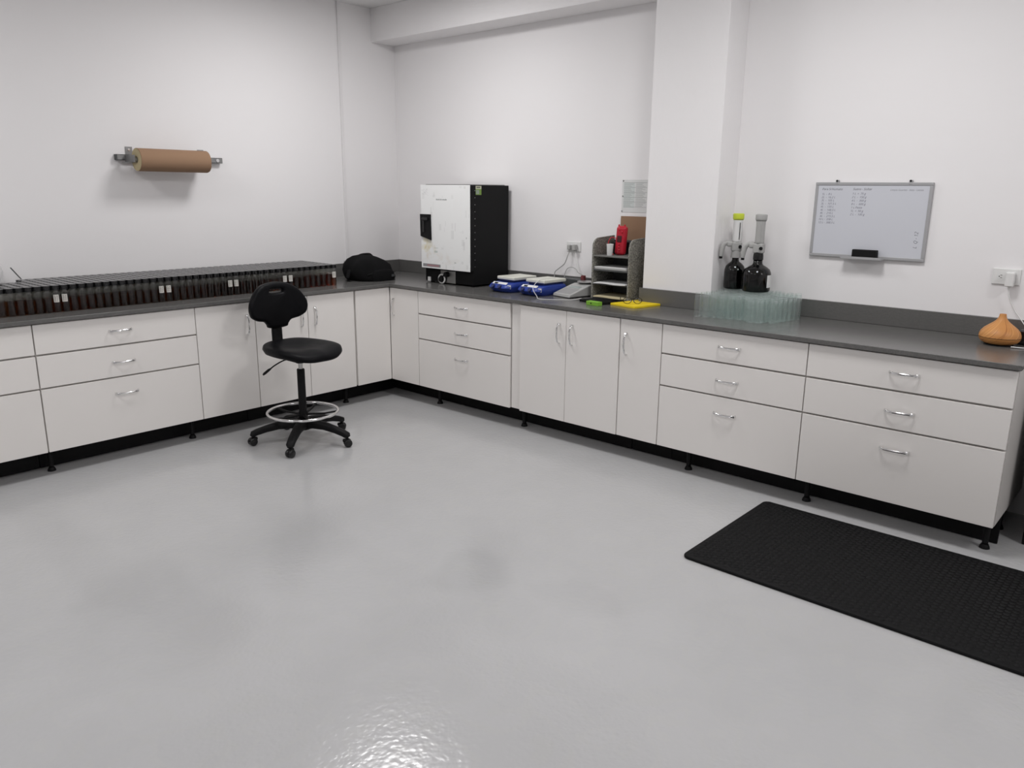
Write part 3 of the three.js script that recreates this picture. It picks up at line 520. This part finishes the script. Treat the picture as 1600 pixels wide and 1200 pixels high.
// ---------------------------------------------------------------- right outlet, adapter, diffuser
{
  const t = outlet('white horizontal wall outlet on the right, below and right of the whiteboard', 4.134, 1.236, 0.128, 0.082); slots(t, -0.022); slots(t, 0.022);
  part('outlet_rim', box(-0.05, 0.05, -0.026, 0.026, 0.008, 0.0095, 0.001), M.white, t);
  solo('charger_plug', merge(at(rbox(0.038, 0.074, 0.045, 0.006, 3), 0, 0, 0.0225), at(cyl(0.006, 0.004, 0.02, 12), 0.002, -0.045, 0.024)), M.white, 'white charger plugged into the right wall outlet', 'charger', [4.158, 1.226, Z0 + 0.0125]);
  solo('charger_cable', tube([[4.16, 1.172, -0.685], [4.164, 1.14, -0.685], [4.178, 1.105, -0.69], [4.2, 1.065, -0.693], [4.225, 1.035, -0.69], [4.262, 0.99, -0.68], [4.31, CT + 0.02, -0.63], [4.335, CT + 0.004, -0.54], [4.31, CT + 0.004, -0.45], [4.25, CT + 0.006, -0.425]], 0.0028, 70), M.white, 'thin white cord from the charger to the diffuser', 'cord');
}
{
  const t = thing('aroma_diffuser', 'onion-shaped aroma diffuser with orange wood grain at the right end of the counter', 'diffuser', [4.183, CT, -0.5]);
  const wood = canvasTex(1024, 512, (c, w, h) => {
    c.fillStyle = '#c4874a'; c.fillRect(0, 0, w, h); let q = 77; const r = () => { q = (q * 16807) % 2147483647; return q / 2147483647; };
    for (let i = 0; i < 60; i++) {
      const x = r() * w * 1.2 - 0.1 * w, dark = r() > 0.55; c.strokeStyle = dark ? `rgba(120,60,22,${0.2 + r() * 0.4})` : `rgba(224,168,100,${0.2 + r() * 0.35})`; c.lineWidth = 2 + r() * 14;
      c.beginPath(); c.moveTo(x, h); c.bezierCurveTo(x + 90 + r() * 60, h * 0.66, x + 40, h * 0.4, x + 200 + r() * 120, 0); c.stroke();
    }
  });
  wood.wrapS = THREE.RepeatWrapping;
  const wm = std({ map: wood, roughness: 0.5 });
  part('foot_ring', lathe([[0, 0], [0.062, 0], [0.066, 0.004], [0.06, 0.008], [0, 0.008]], 40), M.black, t);
  part('lower_shell', lathe([[0.03, 0.006], [0.066, 0.007], [0.083, 0.016], [0.092, 0.03], [0.0935, 0.0375]], 64), wm, t);
  part('seam', lathe([[0.092, 0.0365], [0.0925, 0.039], [0.092, 0.0415]], 64), std({ color: new THREE.Color().setRGB(0.1, 0.035, 0.01), roughness: 0.6 }), t);
  part('upper_shell', lathe([[0.0935, 0.0405], [0.0925, 0.052], [0.087, 0.067], [0.074, 0.083], [0.057, 0.097], [0.04, 0.11], [0.027, 0.122], [0.0195, 0.134], [0.016, 0.146], [0.0155, 0.154], [0.0135, 0.155], [0.0125, 0.15], [0.0125, 0.13]], 64), wm, t);
  part('mist_outlet', lathe([[0, 0.146], [0.0126, 0.146], [0.0126, 0.1505], [0.006, 0.1505], [0.005, 0.148], [0, 0.148]], 24), std({ color: new THREE.Color().setRGB(0.2, 0.11, 0.05), roughness: 0.7 }), t);
}
solo('black_adapter', merge(box(-0.035, 0.035, 0, 0.075, -0.03, 0.03, 0.008, 2), at(cyl(0.008, 0.006, 0.02, 12), 0, 0.083, 0)), M.blackGloss, 'small black box tucked behind the wood-grain diffuser', 'box', [4.285, CT, -0.585]);

// ---------------------------------------------------------------- backpack
{
  const t = thing('backpack', 'black fabric backpack lying in the corner of the worktop', 'backpack', [-0.335, CT, -0.075], 0.0);
  const body = pebble(superoval(0.185, 0.2, 2.8), [[0.001, 0.0], [0.86, 0.0], [0.97, 0.012], [1.0, 0.04], [0.97, 0.08], [0.86, 0.13], [0.7, 0.166], [0.48, 0.19], [0.24, 0.2], [0.001, 0.201]], 56, (x, y, z) => {
    const k = 1 + 0.05 * Math.sin(z * 24 + y * 30) + 0.03 * Math.sin(x * 33 - y * 20); return [x * k - y * 0.25, y * (1 - 0.15 * Math.max(0, -z) / 0.2) + 0.006 * Math.sin(x * 40 + z * 28) * (y > 0.05 ? 1 : 0), z * k + y * 0.05];
  });
  part('body', body, M.cloth, t);
  part('zip', tube([[0.14, 0.055, 0.14], [0.165, 0.075, 0.05], [0.165, 0.075, -0.06], [0.13, 0.06, -0.15]].map(([x, y, z]) => [x, y, z]), 0.0035, 40), M.black, t);
  part('front_pocket', at(pebble(superoval(0.035, 0.12, 3), [[0.001, 0.0], [0.9, 0], [1, 0.03], [0.9, 0.07], [0.6, 0.088], [0.001, 0.092]], 36), 0.155, 0.002, -0.01, 0, 0, 0.12), M.cloth, t);
  part('carry_handle', tube([[-0.07, 0.188, 0.08], [-0.06, 0.202, 0.05], [-0.05, 0.207, 0.0], [-0.06, 0.202, -0.05], [-0.07, 0.186, -0.08]], 0.008, 30), M.black, t);
  part('strap', sweep([[-0.02, 0.09, 0.2], [0.0, 0.06, 0.225], [0.02, 0.03, 0.25], [0.02, 0.006, 0.245], [0.0, 0.005, 0.2]], [[0.016, 0.0025], [0.016, 0.0025], [0.016, 0.0025], [0.016, 0.0025], [0.016, 0.0025]], 12, 4, V(0, 1, 0.3)), M.cloth, t);
  part('buckle', at(rbox(0.012, 0.022, 0.02, 0.003), -0.12, 0.145, 0.163), M.greyPlastic, t, 'small pale buckle');
  part('tag', at(rbox(0.004, 0.018, 0.03, 0.001), 0.187, 0.04, -0.09), M.darkGrey, t);
}
// plastic bag and a loose tie at the left end
{
  const g = pebble(superoval(0.08, 0.1, 2.4), [[0.001, 0], [0.8, 0.002], [1, 0.03], [0.95, 0.07], [0.8, 0.1], [0.5, 0.125], [0.3, 0.15], [0.35, 0.18], [0.001, 0.185]], 40, (x, y, z) => { const k = 1 + 0.1 * Math.sin(x * 70 + y * 50) + 0.08 * Math.sin(z * 60 - y * 70); return [x * k, y, z * k]; }, 0.5);
  solo('plastic_bag', g, M.bag, 'crumpled translucent plastic bag at the left picture edge, on the bottle caps', 'bag', [-0.58, CT + 0.161, 2.64]);
  solo('cable_tie', tube([[-0.655, 1.152, 2.475], [-0.655, 1.13, 2.46], [-0.655, 1.1, 2.44], [-0.65, 1.078, 2.425]], 0.0035, 12), M.darkGrey, 'thin grey stick leaning up from the rear bottle caps at the left', 'stick');
}
// ---------------------------------------------------------------- paper roll on the wall
{
  const y = 1.824, xa = -0.55;
  const h = thing('roll_holder', 'steel wall bracket bar holding the brown paper roll', 'holder');
  part('bar', merge(box(X0 + 0.001, -0.68, 1.856, 1.86, 0.99, 1.745, 0.001), box(X0 + 0.001, -0.68, 1.822, 1.826, 0.99, 1.745, 0.001), box(-0.684, -0.68, 1.822, 1.86, 0.99, 1.745, 0.001)), M.steel, h);
  part('end_plate', box(X0 + 0.001, -0.68, 1.822, 1.86, 1.745, 1.75, 0.001), M.darkGrey, h);
  for (const z of [1.69, 1.165]) part('arm', merge(box(-0.682, xa + 0.016, y - 0.016, y + 0.03, z, z + 0.006, 0.001), box(-0.682, xa - 0.02, y - 0.02, y - 0.016, z - 0.006, z + 0.03, 0.001)), M.steel, h);
  part('axle', at(cyl(0.018, 0.018, 0.53, 20), xa, y, 1.43, Math.PI / 2), M.steel, h);
  for (const z of [1.65, 1.138]) { const f = part('wall_flange', box(X0, X0 + 0.005, 1.85, 1.913, z - 0.024, z + 0.024, 0.002), M.steel, h); part('screw', at(cyl(0.009, 0.009, 0.005, 16), X0 + 0.006, 1.892, z, 0, 0, Math.PI / 2), M.chrome, f); }
  for (const [z, m] of [[1.668, M.black], [1.03, M.chrome], [1.612, M.chrome]]) part('bolt', at(cyl(0.012, 0.012, 0.01, 12), -0.678, 1.841, z, 0, 0, Math.PI / 2), m, h);
  const t = thing('paper_roll', 'roll of brown kraft paper hung on the left wall', 'paper roll', [xa, y, 1.43]);
  part('paper', at(lathe([[0.02, -0.245], [0.074, -0.245], [0.075, -0.243], [0.075, 0.243], [0.074, 0.245], [0.02, 0.245]], 48), 0, 0, 0, Math.PI / 2), M.kraft, t);
  part('roll_end', at(new THREE.RingGeometry(0.021, 0.073, 40), 0, 0, 0.2458), M.paperEnd, t, 'pale edge of the wound paper');
  part('loose_edge', at(new THREE.CylinderGeometry(0.0765, 0.0765, 0.49, 16, 1, true, 0.5, 0.7), 0, 0, 0, Math.PI / 2), M.kraft, t);
}
// ---------------------------------------------------------------- mat
{
  const x0 = 3.287, x1 = 4.86, z0 = 0.075, z1 = 0.99, r = 0.035, H = 0.016;
  const t = thing('floor_mat', 'black rubber anti-fatigue mat with raised bubbles on the grey floor', 'mat', [0, FL, 0]);
  const s = new THREE.Shape(); s.absarc(x0 + r, -(z1 - r), r, Math.PI, 1.5 * Math.PI); s.absarc(x1 - r, -(z1 - r), r, 1.5 * Math.PI, 2 * Math.PI); s.absarc(x1 - r, -(z0 + r), r, 0, Math.PI / 2); s.absarc(x0 + r, -(z0 + r), r, Math.PI / 2, Math.PI);
  const g = extrude(s, H, 0.006, 2, 8); g.rotateX(-Math.PI / 2); part('base', g, M.rubber, t);
  const dome = new THREE.SphereGeometry(0.0125, 10, 5, 0, Math.PI * 2, 0, Math.PI / 2); dome.scale(1, 0.42, 1);
  const ps = []; for (let i = 0, x = x0 + 0.03; x < x1 - 0.02; i++, x += 0.026) for (let z = z0 + 0.025 + (i % 2) * 0.015; z < z1 - 0.02; z += 0.03) ps.push([x, z]);
  const im = new THREE.InstancedMesh(dome, M.rubber, ps.length); im.name = 'bubbles'; im.userData.kind = 'stuff'; shade(im); ps.forEach(([x, z], k) => im.setMatrixAt(k, new THREE.Matrix4().makeTranslation(x, H - 0.0008, z))); t.add(im);
}
// ---------------------------------------------------------------- black case out of view but for one corner, darkening the end cabinet gap
{
  const t = thing('equipment_case', 'black equipment case right of the end cabinet, only its lower corner shows', 'case', [4.45, FL, -0.7]);
  part('body', box(0, 0.7, 0.0, 0.82, 0, 0.415, 0.006, 2), M.black, t);
  part('door', box(0.02, 0.68, 0.05, 0.8, 0.415, 0.427, 0.003, 2), M.black, t);
}
// ---------------------------------------------------------------- chair
{
  const cx = 0.506, cz = 1.193, t = thing('lab_chair', 'black moulded drafting chair with chrome foot ring on castors', 'chair', [cx, FL, cz]);
  t.scale.setScalar(1.0152);
  // five-legged base
  const A0 = (-23 * Math.PI) / 180;
  part('hub', lathe([[0, 0.09], [0.045, 0.09], [0.05, 0.1], [0.048, 0.15], [0.036, 0.165], [0.0, 0.165]], 32), M.black, t);
  const arm = sweep([[0.02, 0.125, 0], [0.08, 0.132, 0], [0.16, 0.126, 0], [0.24, 0.108, 0], [0.3, 0.09, 0], [0.326, 0.078, 0], [0.335, 0.066, 0]], [[0.036, 0.034], [0.033, 0.031], [0.029, 0.026], [0.027, 0.022], [0.026, 0.02], [0.025, 0.02], [0.016, 0.012]], 16, 3);
  const wheel = merge(at(lathe([[0, -0.012], [0.02, -0.012], [0.026, -0.008], [0.027, 0.004], [0.022, 0.01], [0, 0.011]], 24), 0, 0, 0.014, Math.PI / 2), at(lathe([[0, -0.011], [0.022, -0.01], [0.027, -0.004], [0.026, 0.008], [0.02, 0.012], [0, 0.012]], 24), 0, 0, -0.014, Math.PI / 2));
  const yoke = merge(at(cyl(0.009, 0.011, 0.03, 14), 0, 0.06, 0), at(pebble(superoval(0.024, 0.013, 3), [[0.001, 0], [0.8, 0], [1, 0.008], [0.9, 0.02], [0.001, 0.024]], 24), -0.006, 0.034, 0));
  for (let k = 0; k < 5; k++) {
    const a = A0 + (k * 2 * Math.PI) / 5, l = part('base_leg', arm, M.black, t); l.rotation.y = -a;
    const c = part('caster', yoke, M.black, l); c.position.set(0.325, 0, 0); c.rotation.y = [0.7, -0.4, 0.5, 1.1, -0.8][k];
    // twin wheel sits in the yoke: part of the caster's own geometry group
  }
  const wheels = []; for (let k = 0; k < 5; k++) { const a = A0 + (k * 2 * Math.PI) / 5; const w = part('caster_wheel', wheel, M.blackGloss, t); w.position.set(Math.cos(a) * 0.33, 0.0272, Math.sin(a) * 0.33); w.rotation.y = -a + [0.7, -0.4, 0.5, 1.1, -0.8][k]; wheels.push(w); }
  part('column', lathe([[0, 0.16], [0.03, 0.16], [0.032, 0.2], [0.0255, 0.215], [0.0255, 0.495], [0.022, 0.5], [0, 0.5]], 28), M.black, t);
  part('gas_lift', at(cyl(0.0145, 0.0145, 0.09, 24), 0, 0.535, 0), M.satin, t, 'bare metal piston');
  const fr = part('foot_ring', at(new THREE.TorusGeometry(0.228, 0.0095, 12, 80), 0, 0.208, 0, Math.PI / 2), M.chrome, t, 'chrome foot ring');
  for (let k = 0; k < 5; k++) { const a = 0.35 + (k * 2 * Math.PI) / 5; part('spoke', sweep([[Math.cos(a) * 0.03, 0.19, Math.sin(a) * 0.03], [Math.cos(a) * 0.14, 0.19, Math.sin(a) * 0.14], [Math.cos(a) * 0.224, 0.203, Math.sin(a) * 0.224]], [[0.012, 0.007], [0.01, 0.006], [0.009, 0.005]], 10), M.black, fr); }
  part('seat_plate', merge(at(rbox(0.2, 0.03, 0.16, 0.008, 2), 0, 0.575, 0), at(cyl(0.03, 0.028, 0.04, 20), 0, 0.56, 0)), M.black, t);
  // seat: x forward (the chair faces +x), waterfall front, raised rear
  const outline = (q) => { const c = Math.cos(q), s = Math.sin(q); const x = Math.sign(c) * Math.abs(c) ** 0.72 * (c > 0 ? 0.25 : 0.235), z = Math.sign(s) * Math.abs(s) ** 0.72 * 0.232; return [x, z * (1 - 0.14 * Math.max(0, -x / 0.235) ** 2)]; };
  const seat = pebble(outline, [[0.001, 0.592], [0.62, 0.592], [0.84, 0.597], [0.95, 0.607], [1.0, 0.624], [0.985, 0.637], [0.93, 0.645], [0.82, 0.647], [0.6, 0.643], [0.35, 0.639], [0.001, 0.637]], 72, (x, y, z, s) => {
    const top = Math.min(1, Math.max(0, (y - 0.6) / 0.03)); let dy = 0;
    if (x > 0.1) dy -= (x - 0.1) ** 2 * 1.6; if (x < -0.06) dy += (x + 0.06) ** 2 * 0.9;
    dy += top * (0.22 * z * z - 0.012 * Math.exp(-((z / 0.12) ** 2) - ((x + 0.06) / 0.13) ** 2)); if (x > 0.04) dy += top * 0.006 * Math.exp(-((z / 0.05) ** 2));
    return [x + 0.0, y + dy - (top < 0.2 && x > 0.12 ? 0 : 0), z];
  });
  part('seat', seat.translate(-0.01, 0, -0.02), M.foam, t, 'moulded black seat pad');
  // backrest
  const bp = [[0, 1.05], [0.1, 1.034], [0.165, 0.99], [0.205, 0.93], [0.215, 0.88], [0.2, 0.835], [0.155, 0.808], [0.1, 0.795], [0.078, 0.772], [0.066, 0.752], [0, 0.744]];
  const left = bp.slice(1, -1).map(([u, v]) => [-u, v]).reverse();
  const curve = new THREE.CatmullRomCurve3([...bp, ...left].map(([u, v]) => V(u, v, 0)), true, 'catmullrom', 0.4).getPoints(90);
  const slot = []; for (let i = 0; i < 24; i++) { const q = (i / 24) * Math.PI * 2; slot.push([Math.sign(Math.cos(q)) * Math.abs(Math.cos(q)) ** 0.5 * 0.052, 0.992 + Math.sin(q) * 0.0125]); }
  const bs = poly(curve.slice(0, -1).map((q) => [q.x, q.y]), [slot]);
  let bg = extrude(bs, 0.052, 0.02, 5, 12); { const p = bg.attributes.position; for (let i = 0; i < p.count; i++) { const u = p.getX(i), v = p.getY(i); p.setZ(i, p.getZ(i) + 0.75 * u * u + 0.5 * Math.max(0, v - 0.9) ** 2 * -1); } }
  bg = toCreasedNormals(mergeVertices(bg.deleteAttribute('normal').deleteAttribute('uv'), 1e-4), 0.6); bg.setAttribute('uv', new THREE.Float32BufferAttribute(new Float32Array(bg.attributes.position.count * 2).map((_, i) => bg.attributes.position.array[(i >> 1) * 3 + (i & 1)]), 2));
  bg.rotateY(Math.PI / 2); bg.translate(-0.255, 0, 0.012); part('backrest', bg, M.foam, t, 'rounded black backrest with grip slot');
  part('back_stem', sweep([[-0.05, 0.575, 0.012], [-0.16, 0.575, 0.012], [-0.215, 0.585, 0.012], [-0.235, 0.62, 0.012], [-0.238, 0.72, 0.012], [-0.238, 0.83, 0.012]], [[0.03, 0.01], [0.034, 0.011], [0.036, 0.012], [0.037, 0.013], [0.037, 0.013], [0.034, 0.01]], 16, 4, V(1, 0.2, 0)), M.black, t);
  const lv = part('lever', tube([[0.0, 0.575, 0.06], [-0.01, 0.572, 0.11], [-0.05, 0.54, 0.155], [-0.085, 0.51, 0.175]], 0.0045, 24), M.black, t);
  part('lever_grip', sweep([[-0.078, 0.516, 0.17], [-0.09, 0.506, 0.178], [-0.125, 0.478, 0.19], [-0.136, 0.468, 0.193]], [[0.006, 0.005], [0.011, 0.008], [0.012, 0.008], [0.006, 0.005]], 12), M.black, lv);
}

renderer.render(scene, camera);
